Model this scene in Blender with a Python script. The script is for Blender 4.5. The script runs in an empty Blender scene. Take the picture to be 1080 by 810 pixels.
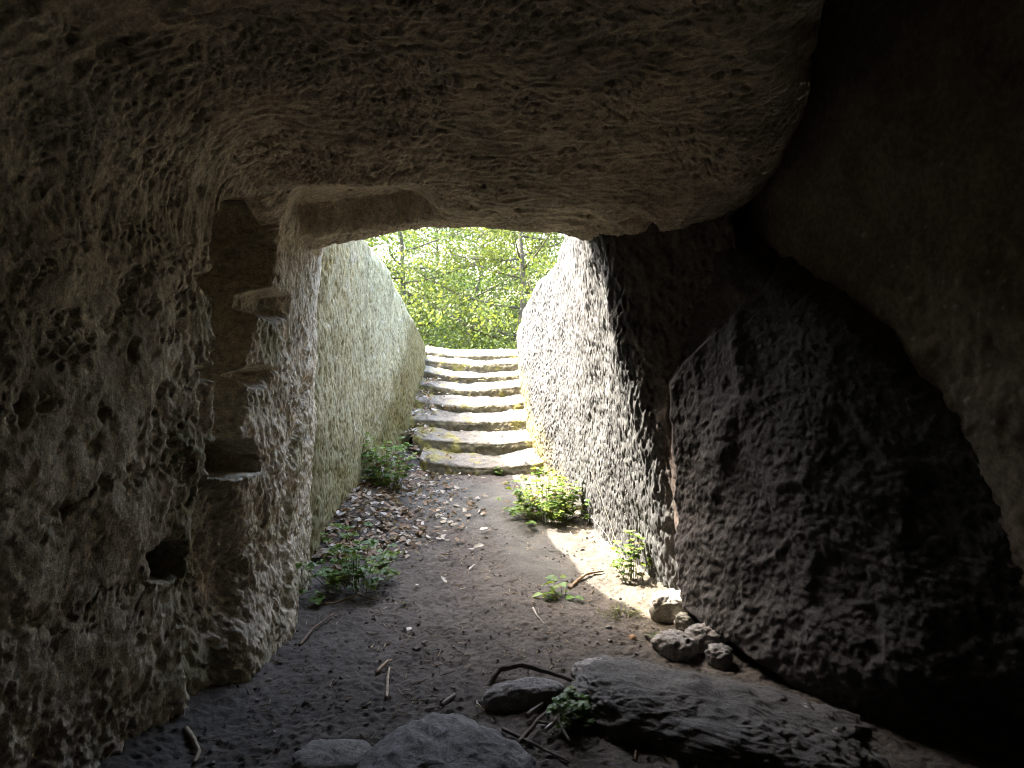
import bpy, math, random
import numpy as np
from mathutils import Vector, Matrix

random.seed(11)
RNG = np.random.RandomState(11)
SC = bpy.context.scene
COL = SC.collection

# ------------------------------------------------------------------ camera
F = 780.0                      # focal length in photograph pixels (1080 wide)
PITCH = math.atan(55.0 / F)
CAM = np.array([0.0, 0.0, 1.5])
cam_d = bpy.data.cameras.new('camera')
cam_d.sensor_width = 36.0
cam_d.lens = 36.0 * F / 1080.0
cam_d.clip_start = 0.05
cam_d.clip_end = 2000
cam = bpy.data.objects.new('camera', cam_d)
cam.location = CAM.tolist()
cam.rotation_euler = (math.pi / 2 - PITCH, 0, 0)
COL.objects.link(cam)
SC.camera = cam

# ------------------------------------------------------------------ sky, sun, exposure
S = Vector((-0.53, 0.25, 0.81)).normalized()
world = bpy.data.worlds.new('World')
SC.world = world
world.use_nodes = True
wn = world.node_tree
sky = wn.nodes.new('ShaderNodeTexSky')
sky.sky_type = 'NISHITA'
sky.sun_disc = False
sky.sun_elevation = math.asin(S.z)
sky.sun_rotation = math.atan2(S.x, S.y)
sky.air_density = 1.3
sky.dust_density = 6.0
bg = wn.nodes['Background']
bg.inputs['Strength'].default_value = 0.15
wn.links.new(sky.outputs['Color'], bg.inputs['Color'])
sun_d = bpy.data.lights.new('sun', 'SUN')
sun_d.energy = 2.3
sun_d.angle = math.radians(0.5)
sun_d.color = (1.0, 0.95, 0.86)
sun = bpy.data.objects.new('sun', sun_d)
sun.rotation_euler = S.to_track_quat('Z', 'Y').to_euler()
sun.location = (-8, 4, 14)
COL.objects.link(sun)
SC.view_settings.view_transform = 'Standard'
SC.view_settings.look = 'None'
SC.view_settings.exposure = 4.2
SC.view_settings.gamma = 1.0
SC.cycles.max_bounces = 14
SC.cycles.diffuse_bounces = 10
SC.cycles.transmission_bounces = 6
SC.cycles.use_denoising = True
try:
    SC.cycles.denoiser = 'OPENIMAGEDENOISE'
    SC.cycles.denoising_input_passes = 'RGB_ALBEDO_NORMAL'
except Exception:
    pass
SC.cycles.sample_clamp_indirect = 6.0
SC.cycles.filter_width = 1.0
SC.cycles.caustics_reflective = False
SC.cycles.caustics_refractive = False

# ------------------------------------------------------------------ maths helpers
FWD = np.array([0, math.cos(PITCH), -math.sin(PITCH)])
UP = np.array([0, math.sin(PITCH), math.cos(PITCH)])


def at(px, py, y):
    """point at distance y (world) seen at photograph pixel px, py"""
    a, b = (px - 540) / F, (405 - py) / F
    d = np.array([a, 0, 0]) + UP * b + FWD
    return CAM + d * (y / d[1])


def pix(P):
    r = P - CAM
    dep = np.maximum(r @ FWD, 0.05)
    return 540 + F * r[..., 0] / dep, 405 - F * (r @ UP) / dep


PERM = RNG.permutation(256)
PERM = np.concatenate([PERM, PERM, PERM])
_g = RNG.normal(size=(256, 3))
GRAD = _g / np.linalg.norm(_g, axis=1, keepdims=True)
JIT = RNG.rand(256, 3)


def pn(p, seed=0):
    p = p + seed * 17.31
    i = np.floor(p).astype(np.int64)
    f = p - i
    i &= 255
    w = f * f * f * (f * (f * 6 - 15) + 10)
    out = 0
    for dx in (0, 1):
        for dy in (0, 1):
            for dz in (0, 1):
                h = PERM[PERM[PERM[(i[..., 0] + dx) & 255] + ((i[..., 1] + dy) & 255)] + ((i[..., 2] + dz) & 255)]
                g = GRAD[h]
                d = g[..., 0] * (f[..., 0] - dx) + g[..., 1] * (f[..., 1] - dy) + g[..., 2] * (f[..., 2] - dz)
                wt = (w[..., 0] if dx else 1 - w[..., 0]) * (w[..., 1] if dy else 1 - w[..., 1]) * (w[..., 2] if dz else 1 - w[..., 2])
                out = out + d * wt
    return out * 1.6


def fbm(p, octv=4, gain=0.5, seed=0):
    a, o, n = 1.0, 0, 0
    for k in range(octv):
        o = o + a * pn(p * (2.03 ** k), seed + k)
        n += a
        a *= gain
    return o / n


def ridged(p, octv=4, gain=0.5, seed=0):
    a, o, n = 1.0, 0, 0
    for k in range(octv):
        o = o + a * (1 - 2 * np.abs(pn(p * (2.03 ** k), seed + k)))
        n += a
        a *= gain
    return o / n


def worley(p, seed=0):
    p = p + seed * 9.7
    i = np.floor(p).astype(np.int64)
    f1 = np.full(p.shape[:-1], 9.0)
    f2 = f1.copy()
    cid = np.zeros(p.shape[:-1], np.int64)
    for dx in (-1, 0, 1):
        for dy in (-1, 0, 1):
            for dz in (-1, 0, 1):
                c = i + np.array([dx, dy, dz])
                m = c & 255
                h = PERM[PERM[PERM[m[..., 0]] + m[..., 1]] + m[..., 2]]
                d = np.linalg.norm(c + JIT[h] - p, axis=-1)
                b = d < f1
                f2 = np.where(b, f1, np.minimum(f2, d))
                cid = np.where(b, h, cid)
                f1 = np.where(b, d, f1)
    return f1, f2, cid


def sst(a, b, x):
    t = np.clip((x - a) / (b - a), 0, 1)
    return t * t * (3 - 2 * t)


def sdpoly(px, py, poly):
    """signed distance in pixels, negative inside"""
    v = np.array(poly, float)
    n = len(v)
    d = np.full(px.shape, 1e9)
    s = np.zeros(px.shape, bool)
    for k in range(n):
        a, b = v[k], v[(k + 1) % n]
        e = b - a
        wx, wy = px - a[0], py - a[1]
        t = np.clip((wx * e[0] + wy * e[1]) / (e @ e), 0, 1)
        d = np.minimum(d, np.hypot(wx - e[0] * t, wy - e[1] * t))
        c = (a[1] > py) != (b[1] > py)
        with np.errstate(divide='ignore', invalid='ignore'):
            xx = a[0] + (py - a[1]) * e[0] / (e[1] if e[1] else 1e-9)
        s ^= c & (px < xx)
    return np.where(s, -d, d)


def sdline(px, py, line):
    d = np.full(px.shape, 1e9)
    for a, b in zip(line[:-1], line[1:]):
        ex, ey = b[0] - a[0], b[1] - a[1]
        t = np.clip(((px - a[0]) * ex + (py - a[1]) * ey) / (ex * ex + ey * ey), 0, 1)
        d = np.minimum(d, np.hypot(px - a[0] - ex * t, py - a[1] - ey * t))
    return d


def itp(x, xs, ys):
    return np.interp(x, xs, ys)


def smooth_itp(x, xs, ys):
    """monotone-ish smooth interpolation: linear interp blurred by averaging"""
    xs = np.asarray(xs, float)
    h = 0.12
    o = 0
    for k in (-1, -0.5, 0, 0.5, 1):
        o = o + np.interp(x + k * h, xs, ys)
    return o / 5


def steps(*segs):
    """concatenate ranges (a, b, step) into one increasing sample list"""
    o = []
    for a, b, s in segs:
        n = max(1, int(round((b - a) / s)))
        o.extend(np.linspace(a, b, n, endpoint=False))
    o.append(segs[-1][1])
    return np.array(o)


# ------------------------------------------------------------------ mesh helpers
def tag(o, label=None, cat=None, group=None, kind=None):
    if label: o['label'] = label
    if cat: o['category'] = cat
    if group: o['group'] = group
    if kind: o['kind'] = kind
    return o


def empty(name, loc):
    o = bpy.data.objects.new(name, None)
    o.empty_display_size = 0.05
    o.location = [float(c) for c in loc]
    COL.objects.link(o)
    return o


def grid_normals(P, flip):
    du = np.gradient(P, axis=0)
    dv = np.gradient(P, axis=1)
    n = np.cross(du, dv)
    n /= np.linalg.norm(n, axis=-1, keepdims=True) + 1e-12
    return -n if flip else n


def mesh_np(name, V, faces, mat, tint=None, parent=None, smooth=True, normals=None, loc=None):
    """V (n,3), faces (m,3|4)"""
    me = bpy.data.meshes.new(name)
    V = np.asarray(V, np.float32)
    faces = np.asarray(faces, np.int32)
    if loc is not None:
        V = V - np.asarray(loc, np.float32)
    k = faces.shape[1]
    me.vertices.add(len(V))
    me.vertices.foreach_set('co', V.ravel())
    me.loops.add(faces.size)
    me.loops.foreach_set('vertex_index', faces.ravel())
    me.polygons.add(len(faces))
    me.polygons.foreach_set('loop_start', np.arange(0, faces.size, k, dtype=np.int32))
    me.polygons.foreach_set('use_smooth', np.full(len(faces), smooth, bool))
    me.update(calc_edges=True)
    if tint is not None:
        c = np.ones((len(V), 4), np.float32)
        c[:, :3] = tint
        at_ = me.attributes.new('tint', 'FLOAT_COLOR', 'POINT')
        at_.data.foreach_set('color', c.ravel())
    if normals is not None:
        me.normals_split_custom_set_from_vertices(np.asarray(normals, np.float32))
    me.materials.append(mat)
    o = bpy.data.objects.new(name, me)
    COL.objects.link(o)
    if loc is not None and parent is None:
        o.location = [float(c) for c in loc]
    if parent is not None:
        o.parent = parent
    return o


def grid_faces(nu, nv, flip):
    a = np.arange(nu * nv).reshape(nu, nv)
    f = np.stack([a[:-1, :-1], a[1:, :-1], a[1:, 1:], a[:-1, 1:]], -1).reshape(-1, 4)
    return f[:, ::-1] if flip else f


def sheet(name, P, tint, mat, flip=False, parts=(), keep=None, parent=None):
    """grid surface -> mesh; parts = [(name, vertex mask)] cut out into child meshes that share the border"""
    nu, nv = P.shape[:2]
    N = grid_normals(P, flip).reshape(-1, 3)
    V = P.reshape(-1, 3)
    T = np.broadcast_to(tint, P.shape).reshape(-1, 3)
    Fc = grid_faces(nu, nv, flip)
    own = np.zeros(len(Fc), int)
    if keep is not None:
        k = keep.reshape(-1)[Fc].all(axis=1)
        own[~k] = -1
    for i, (_, m) in enumerate(parts):
        own[(m.reshape(-1)[Fc].sum(axis=1) >= 2) & (own >= 0)] = i + 1
    objs = []
    for i in range(len(parts) + 1):
        f = Fc[own == i]
        if len(f) == 0:
            continue
        ids, inv = np.unique(f, return_inverse=True)
        o = mesh_np(name if i == 0 else parts[i - 1][0], V[ids], inv.reshape(f.shape), mat, T[ids],
                    parent if i == 0 else objs[0], normals=N[ids])
        objs.append(o)
    return objs


def disp(P, d, flip):
    return P + grid_normals(P, flip) * d[..., None]


# ------------------------------------------------------------------ materials
def new_mat(name):
    m = bpy.data.materials.new(name)
    m.use_nodes = True
    nt = m.node_tree
    b = nt.nodes['Principled BSDF']
    return m, nt, b


def nd(nt, typ, **kw):
    n = nt.nodes.new(typ)
    for k, v in kw.items():
        if k in n.inputs:
            n.inputs[k].default_value = v
        else:
            setattr(n, k, v)
    return n


def rock_mat(name, var=((9, 0.75, 1.2), (60, 0.7, 1.3)), bump=((45, 0.012, (1, 1, 1)), (170, 0.004, (1, 1, 1))), rough=0.9, spec=0.25, pits=None):
    m, nt, b = new_mat(name)
    L = nt.links.new
    tc = nd(nt, 'ShaderNodeTexCoord')
    at_ = nd(nt, 'ShaderNodeAttribute', attribute_name='tint')
    col = at_.outputs['Color']
    for sc, lo, hi in var:
        n = nd(nt, 'ShaderNodeTexNoise', Scale=sc, Detail=6.0, Roughness=0.65)
        L(tc.outputs['Object'], n.inputs['Vector'])
        r = nd(nt, 'ShaderNodeMapRange')
        r.inputs['From Min'].default_value = 0.3
        r.inputs['From Max'].default_value = 0.7
        r.inputs['To Min'].default_value = lo
        r.inputs['To Max'].default_value = hi
        L(n.outputs['Fac'], r.inputs['Value'])
        v = nd(nt, 'ShaderNodeVectorMath', operation='SCALE')
        L(col, v.inputs[0])
        L(r.outputs['Result'], v.inputs['Scale'])
        col = v.outputs['Vector']
    L(col, b.inputs['Base Color'])
    b.inputs['Roughness'].default_value = rough
    b.inputs['Specular IOR Level'].default_value = spec
    prev = None
    for sc, dist, st in bump:
        mp = nd(nt, 'ShaderNodeMapping')
        mp.inputs['Scale'].default_value = st
        L(tc.outputs['Object'], mp.inputs['Vector'])
        n = nd(nt, 'ShaderNodeTexNoise', Scale=sc, Detail=8.0, Roughness=0.68)
        L(mp.outputs['Vector'], n.inputs['Vector'])
        bp = nd(nt, 'ShaderNodeBump', Strength=1.0, Distance=dist)
        L(n.outputs['Fac'], bp.inputs['Height'])
        if prev:
            L(prev, bp.inputs['Normal'])
        prev = bp.outputs['Normal']
    if pits:
        sc, dist = pits
        vo = nd(nt, 'ShaderNodeTexVoronoi', Scale=sc)
        L(tc.outputs['Object'], vo.inputs['Vector'])
        r = nd(nt, 'ShaderNodeMapRange')
        r.inputs['From Min'].default_value = 0.1
        r.inputs['From Max'].default_value = 0.45
        L(vo.outputs['Distance'], r.inputs['Value'])
        bp = nd(nt, 'ShaderNodeBump', Strength=1.0, Distance=dist)
        L(r.outputs['Result'], bp.inputs['Height'])
        L(prev, bp.inputs['Normal'])
        prev = bp.outputs['Normal']
    L(prev, b.inputs['Normal'])
    return m


def leaf_mat(name, trans=0.45, rough=0.5):
    m, nt, b = new_mat(name)
    L = nt.links.new
    at_ = nd(nt, 'ShaderNodeAttribute', attribute_name='tint')
    L(at_.outputs['Color'], b.inputs['Base Color'])
    b.inputs['Roughness'].default_value = rough
    b.inputs['Specular IOR Level'].default_value = 0.3
    tr = nd(nt, 'ShaderNodeBsdfTranslucent')
    g = nd(nt, 'ShaderNodeVectorMath', operation='MULTIPLY')
    g.inputs[1].default_value = (1.25, 1.15, 0.55)
    L(at_.outputs['Color'], g.inputs[0])
    L(g.outputs['Vector'], tr.inputs['Color'])
    mx = nd(nt, 'ShaderNodeMixShader')
    mx.inputs['Fac'].default_value = trans
    L(b.outputs['BSDF'], mx.inputs[1])
    L(tr.outputs['BSDF'], mx.inputs[2])
    L(mx.outputs['Shader'], nt.nodes['Material Output'].inputs['Surface'])
    return m


M_TUFF = rock_mat('pitted_tuff', var=((7, .7, 1.25), (38, .5, 1.45), (120, .6, 1.4)), bump=((45, 0.010, (1, 1, .8)), (150, 0.004, (1, 1, 1))))
M_CEIL = rock_mat('picked_tuff', var=((7, .7, 1.25), (34, .55, 1.4), (120, .6, 1.4)), bump=((45, 0.009, (1, 1, 1)), (150, 0.004, (1, 1, 1))))
M_PASS = rock_mat('weathered_tuff', var=((6, .75, 1.2), (45, .6, 1.35), (130, .7, 1.3)), bump=((80, 0.003, (1, 1, 0.8)), (200, 0.0015, (1, 1, 1))))
M_DARK = rock_mat('dark_basal_rock', var=((9, .75, 1.2), (50, .6, 1.4), (140, .6, 1.4)), bump=((60, 0.005, (1, 1, 1)), (170, 0.002, (1, 1, 1))))
M_SLAB = rock_mat('smooth_dark_rock', var=((5, .7, 1.3), (40, .7, 1.3)), bump=((30, 0.005, (1, 1, 1)), (150, 0.002, (1, 1, 1))))
M_SOIL = rock_mat('dark_trodden_soil', var=((5, 0.7, 1.3), (70, 0.6, 1.45)), bump=((80, 0.005, (1, 1, 1)), (220, 0.002, (1, 1, 1))), rough=0.95, spec=0.2)
M_STEP = rock_mat('worn_step_stone', bump=((50, 0.005, (1, 1, 1)), (150, 0.002, (1, 1, 1))))
M_LEAF = leaf_mat('green_leaf', 0.45)
M_TREE = leaf_mat('tree_leaf', 0.5)
M_DRY = leaf_mat('dry_leaf', 0.15, 0.75)
M_WOOD = rock_mat('dry_wood', var=((40, 0.6, 1.3),), bump=((80, 0.006, (1, 1, 1)),))
M_BARK = rock_mat('tree_bark', var=((6, 0.7, 1.2),), bump=((20, 0.03, (1, 1, 0.3)),))

TUFF = np.array([0.54, 0.478, 0.365])
MOSS = np.array([0.16, 0.165, 0.065])


def mixc(a, b, t):
    return a * (1 - t[..., None]) + np.asarray(b) * t[..., None]


# ------------------------------------------------------------------ shared cave profile
YC = [-2, 0, 1.5, 2.2, 2.6, 3.0, 3.4, 3.8, 4.1, 4.35, 4.8]
ZC = [2.15, 2.4, 2.50, 2.46, 2.40, 2.32, 2.23, 2.13, 2.09, 2.085, 2.085]


def zceil(x, y):
    z = smooth_itp(y, YC, ZC)
    xs = (np.array([300, 345, 400, 470, 540, 590, 640, 700, 745, 790, 830]) - 540) / F * 4.25
    dz = -(np.array([270, 258, 249, 241, 243, 247, 257, 262, 252, 236, 225]) - 243) / F * 4.25
    w = sst(2.9, 4.0, y)
    return z + np.interp(x, xs, dz) * w + 0.03 * np.sin(x * 1.7 + 0.6) * (1 - w)


def xwall(y, z):
    x0 = smooth_itp(y, [-2, -.5, 1, 2, 2.6, 3.0, 3.6, 4.1, 4.45, 4.7], [-1.1, -1.5, -1.58, -1.46, -1.33, -1.2, -1.15, -1.2, -1.25, -1.42])
    x1 = smooth_itp(y, [-2, -.5, 1, 2, 2.6, 3.0, 3.6, 4.1, 4.45, 4.7], [-1.0, -1.35, -1.42, -1.33, -1.25, -1.2, -1.17, -1.15, -1.13, -1.3])
    return x0 + (x1 - x0) * np.clip(z / 2.0, 0, 1.2)


def fillet(y):
    return itp(y, [0, 1.5, 2.4, 3.0, 3.5, 3.9], [0.8, 0.75, 0.58, 0.32, 0.11, 0.06])


def interior_relief(P, px, py):
    """relief shared by left wall and ceiling so that the corner flows: pitted below, pick strokes above"""
    up = sst(-0.45, 0.35, (P[..., 2] - 1.75) + 0.55 * (P[..., 0] + 1.0))        # 0 wall, 1 ceiling
    near_door = sst(2.9, 3.7, P[..., 1])
    big = 0.05 * fbm(P * 1.1, 3) + 0.028 * fbm(P * 3.3, 3, seed=3)
    wp = (0.45 * fbm(P * 7, 3, seed=4) + 0.30 * fbm(P * 27, 2, seed=25))[..., None]
    f1, f2, ci = worley(P * np.array([10, 10, 8.0]) + wp, 1)
    msk = sst(-0.2, 0.3, fbm(P * 1.8, 2, seed=9))
    has = (((ci * 37) % 100) < 55) * (0.35 + 0.65 * ((ci * 53) % 100) / 100)
    pits = -0.042 * sst(0.40, 0.10, f1) * has * (0.35 + 0.65 * msk)
    g1, g2, cj = worley(P * np.array([27, 27, 21.0]) + 2.2 * wp, 2)
    pits2 = -0.014 * sst(0.45, 0.1, g1) * (((cj * 29) % 100) < 38) * (0.4 + 0.6 * msk)
    k1, k2, kc = worley(P * np.array([19, 19, 15.0]) + 1.5 * wp, 12)
    rough = 0.012 * fbm(P * np.array([14, 14, 11.0]), 3, 0.6, seed=6) + 0.009 * fbm(P * 36, 2, 0.6, seed=11) + 0.014 * ((kc % 23) / 23 - .5) * sst(0, .25, k2 - k1)
    calm = 0.45 + 0.75 * sst(-.25, .25, fbm(P * 1.5, 3, seed=26))
    wall = pits * (1 - 0.9 * near_door) + pits2 * calm + rough * calm - 0.02 * sst(.78, .97, ridged(P * np.array([2.2, 2.2, 3.0]) + wp, 2, seed=27))
    st = P * np.array([24, 24, 6.0])
    st = st + 0.9 * fbm(P * 6, 3, seed=8)[..., None]
    wall = wall + near_door * (0.010 * ridged(st, 3, 0.6, seed=7) + 0.012 * fbm(P * np.array([38, 38, 12.0]), 2, 0.6, seed=10))
    # curved pick strokes of the ceiling
    dx, dy = P[..., 0] + 0.1, P[..., 1] - 0.9
    rr = np.hypot(dx, dy) + 0.05 * fbm(P * 4, 3, seed=12)
    th = np.arctan2(dx, dy) + 0.05 * fbm(P * 5, 2, seed=19)
    q = np.stack([rr * 26, th * 11, P[..., 2] * 2], -1)
    q2 = np.stack([rr * 62, th * 26, P[..., 2] * 4], -1)
    sw = sst(-.1, .3, fbm(P * 2.0, 2, seed=16))
    q3 = np.stack([(dx * .8 + dy * .6) * 55, (dx * .6 - dy * .8) * 11, P[..., 2] * 3], -1)
    q4 = np.stack([(dx * .9 - dy * .4) * 60, (dx * .4 + dy * .9) * 12, P[..., 2] * 3], -1)
    sg = sst(.05, .3, fbm(P * 2.3, 2, seed=21))
    ceil = 0.012 * ridged(q, 2, seed=13) * (0.4 + 0.6 * sst(-.3, .3, fbm(P * 3, 2, seed=22))) + 0.013 * fbm(q2 * [.75, .75, 1], 2, 0.6, seed=14)
    ceil = ceil - 0.015 * sst(.55, .95, ridged(q3, 1, seed=15)) * sw - 0.015 * sst(.55, .95, ridged(q4, 1, seed=23)) * sg
    h1, _, ch = worley(P * np.array([13, 13, 13.0]) + wp, 6)
    ceil = ceil - 0.03 * sst(0.4, 0.1, h1) * (((ch * 31) % 100) < 22) + 0.013 * fbm(P * 12, 3, 0.6, seed=18) + 0.008 * fbm(P * 32, 2, 0.6, seed=24)
    return big + wall * (1 - up) + ceil * .78 * up


def interior_tint(P):
    n = fbm(P * 2.5, 4, seed=20)
    c = TUFF * (1 + 0.22 * n)[..., None]
    return c


# ------------------------------------------------------------------ left rock wall with carved groove and footholds
def build_left_wall():
    ys = steps((-2, 1.0, .06), (1.0, 1.7, .015), (1.7, 2.95, .0085), (2.95, 4.72, .0065))
    zs = steps((-.3, 3.2, .0085))
    Y, Z = np.meshgrid(ys, zs, indexing='ij')
    X = xwall(Y, Z)
    R = fillet(Y)
    zc = zceil(X + R * 0.5, Y)
    zt = Z - (zc - R)
    t = np.clip(zt, 0, R * 0.715)
    X = X + np.where(zt > 0, R - np.sqrt(np.maximum(R * R - t * t, 1e-9)), 0)
    keep = (Z < zc - R + R * 0.715 + 0.09) | (Y > 3.7)
    P = np.stack([X, Y, Z], -1)
    px, py = pix(P)
    d = interior_relief(P, px, py)
    wob = 6 * fbm(P * 13, 4, .6, seed=30)
    # groove: sharp far edge, soft near edge
    slot = [(232, 214), (284, 206), (287, 250), (283, 280), (277, 310), (271, 340), (265, 365), (259, 395), (253, 430), (247, 470), (222, 470), (226, 400), (229, 340), (226, 280), (224, 230)]
    s = sdpoly(px, py, slot) + wob
    c_slot = 0.27 * sst(2.5, -6, s) * sst(216, 246, px) * (.3 + .7 * sst(466, 430, py))
    low = [(205, 505), (246, 510), (258, 560), (262, 620), (246, 680), (240, 752), (186, 752), (192, 660), (200, 600)]
    s2 = sdpoly(px, py, low) + wob * 1.5
    c_low = 0.10 * sst(3, -14, s2) * sst(186, 215, px + (py - 505) * 0.06)
    carve = np.maximum(c_slot, c_low)
    holes = [
        (0.16, [(254, 314), (268, 301), (300, 311), (300, 334), (286, 339), (262, 326)]),
        (0.15, [(206, 291), (222, 285), (240, 288), (240, 314), (220, 313)]),
        (0.13, [(212, 389), (236, 385), (241, 402), (216, 404)]),
        (0.15, [(251, 393), (270, 386), (289, 389), (284, 407), (262, 411)]),
        (0.36, [(214, 474), (226, 464), (262, 464), (273, 480), (271, 497), (240, 506), (216, 503)]),
        (0.18, [(156, 585), (175, 569), (197, 571), (201, 590), (184, 615), (160, 611)])]
    masks = []
    near = s.copy()
    for i, (dep, poly) in enumerate(holes):
        hs = sdpoly(px, py, poly) + wob * 0.5
        if i < 4:
            near = np.minimum(near, hs)
        else:
            carve = np.maximum(carve, dep * sst(1.0, -4.5, hs))
        masks.append(hs < -0.5)
    carve = np.maximum(carve, 0.125 * sst(2.5, -7, near) * (.3 + .7 * sst(466, 430, py)) * np.maximum(sst(216, 246, px), sst(0, -4, near - np.minimum(s, 50) + 0) * (near < s)))
    crack = sdline(px, py, [(322, 400), (312, 440), (303, 490), (300, 560), (293, 640)]) + wob
    d = d - 0.04 * sst(6, 0, crack) * (Y > 3.4)
    d = d * (1 - 0.15 * sst(0, .2, c_slot))
    d = d - carve
    # foot of the wall flares out a little over the ground
    d = d + 0.07 * sst(0.45, 0.0, Z) * sst(2.4, 3.0, Y) * sst(4.0, 3.5, Y)
    P2 = disp(P, d, flip=False)
    T = interior_tint(P)
    moss = sst(0.0, .5, fbm(P * 2.6, 3, seed=33) + 0.25 * sst(60, 5, np.abs(px - 214 + (py - 480) * .03)) * sst(380, 450, py) - 0.05)
    T = mixc(T, MOSS, 0.55 * moss * sst(2.3, 1.4, Z))
    pale = sst(8, 2, np.hypot(px - 319, (py - 462) * 1.4) + wob) * (Y > 3.3)
    T = mixc(T, [.42, .42, .4], 0.8 * pale)
    sm = (s < -2) & (px > 226)
    for m in masks:
        sm &= ~m
    parts = [('groove', sm), ('groove', (s2 < -4))] + [('foothold', m) for m in masks]
    o = sheet('rock_wall', P2, T, M_TUFF, False, parts, keep)
    tag(o[0], 'brown pitted tuff wall with carved vertical groove and footholds', 'rock wall', kind='thing')
    return o


# ------------------------------------------------------------------ ceiling with lintel edge, back of the chamber
def xright(y):
    return smooth_itp(y, [-2, 1.0, 1.95, 2.2, 2.35, 2.75, 3.5, 4.0, 4.3], [2.6, 1.25, .95, .96, .96, 1.08, 1.31, 1.27, 1.35])


def build_ceiling():
    ya = steps((-1.9, 1.5, .06), (1.5, 2.1, .02), (2.1, 4.24, .0075))
    # profile rows: (y, dz above ceiling)
    rows = [(-1.95, -2.7), (-1.95, -2.0), (-1.98, -1.2), (-1.95, -.5), (-1.93, -.15)]
    rows += [(y, 0.0) for y in ya]
    for k in range(1, 17):
        a = k / 16 * math.pi * 0.47
        rows.append((4.24 + 0.09 * math.sin(a), 0.09 * (1 - math.cos(a))))
    y0, z0 = rows[-1]
    for k in range(1, 90):
        t = k / 89
        rows.append((y0 + 0.06 * t, z0 + 1.5 * t))
    ry = np.array([r[0] for r in rows])
    rz = np.array([r[1] for r in rows])
    # columns: fraction along x then arc up
    n1, n2, n3 = 330, 26, 40
    u = np.concatenate([np.linspace(0, 1, n1), 1 + np.linspace(0, 1, n2 + 1)[1:], 2 + np.linspace(0, 1, n3 + 1)[1:]])
    Yr, U = np.meshgrid(ry, u, indexing='ij')
    DZ = np.broadcast_to(rz[:, None], Yr.shape)
    r = 0.26
    xl = np.broadcast_to((np.where(ry < 0, -1.9, -1.75))[:, None], Yr.shape)
    xr = xright(Yr) - r
    t = np.clip(U, 0, 1)
    X = xl + (xr - xl) * t
    a = np.clip(U - 1, 0, 1) * math.pi * 0.55
    X = X + r * np.sin(a)
    zc = zceil(np.clip(X, -1.4, 1.3), np.minimum(Yr, 4.3))
    xw = xwall(np.minimum(Yr, 4.0), np.full_like(Yr, 2.0))
    R = fillet(Yr)
    q = np.clip((xw + R) - X, 0, R * 0.70)
    ex = np.maximum((xw + R) - X - R * .70, 0)
    drop = (R - np.sqrt(np.maximum(R * R - q * q, 1e-9))) * (ry[:, None] > -1.9) * (DZ < .02)
    keep = ex < 0.09 * (Yr < 3.75) + 9 * (Yr >= 3.75)
    keep = keep | (Yr < -1.9)
    Z = zc - drop + DZ + r * (1 - np.cos(a)) + np.clip(U - 2, 0, 1) * 0.9
    X = X - 0.10 * np.clip(U - 2, 0, 1)
    P = np.stack([X, Yr, Z], -1)
    px, py = pix(P)
    d = interior_relief(P, px, py)
    lip = (Yr > 3.3) & (Yr < 4.26)
    wob = 3 * fbm(P * 12, 3, seed=40)
    h1 = [(303, 205), (318, 194), (350, 196), (400, 203), (450, 222), (468, 234), (440, 240), (395, 240), (350, 240), (322, 236)]
    s1 = sdpoly(px, py, h1) + wob
    h2 = [(652, 234), (674, 224), (694, 236), (697, 250), (676, 244), (658, 242)]
    s2 = sdpoly(px, py, h2) + wob * .6
    pl = np.interp(px, [300, 345, 400, 440, 470], [247, 245, 239, 233, 227]) + wob * .4
    c1 = 0.15 * np.clip((py + wob * .5 - 193) / 36, 0, 1) * sst(298, 322, px + wob) * sst(474, 436, px + wob) * sst(1, -5, py - pl) * lip
    c2 = 0.05 * sst(1, -8, s2) * lip
    ew = sst(0.3, .9, U - 0.9)
    d = d * (1 - .6 * sst(0, .1, c1)) - c1 - c2
    d = d + ew * 0.03 * ridged(P * 4, 3, seed=43)
    P2 = disp(P, d, flip=False)
    T = interior_tint(P) * np.array([0.92, 0.88, 0.86])
    T = T * (1 - 0.25 * sst(.0, .5, fbm(P * 1.6, 3, seed=44)))[..., None]
    rowend = ry[:, None] > 4.05
    parts = [('hollow', (c1 > .03)), ('hollow', (s2 < -1) & lip)]
    o = sheet('rock_ceiling', P2, T, M_CEIL, False, parts, keep)
    tag(o[0], 'pick-marked brown rock ceiling slab over the cave doorway', 'rock ceiling')
    o[0]['kind'] = 'thing'
    return o


# ------------------------------------------------------------------ open passage walls
def zground(x, y):
    z = 0.012 * fbm(np.stack([x * 1.3, y * 1.3, x * 0], -1), 3, seed=50) + itp(y, [0, 4.5, 7.3, 7.8], [0, 0.0, 0.075, 0.09])
    z = z + 0.20 * sst(-0.75, -1.35, x + itp(y, [0, 20], [0, 0])) * sst(4.6, 5.6, y)      # leaf bank against left wall
    z = z + 0.05 * sst(0.55, 0.95, x - itp(y, [3.4, 5, 8], [.25, 0, -.35])) * sst(3.3, 3.9, y)
    z = z + 0.10 * sst(-1.05, -1.5, x) * sst(4.4, 3.5, y)
    return z


LW_Y = [4.2, 5.0, 5.8, 6.5, 7.2, 8.0, 8.8, 9.5, 10.3, 11.5]
LW_T = [3.3, 2.50, 2.32, 2.23, 2.16, 1.92, 1.70, 1.46, 1.30, 1.22]


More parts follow.
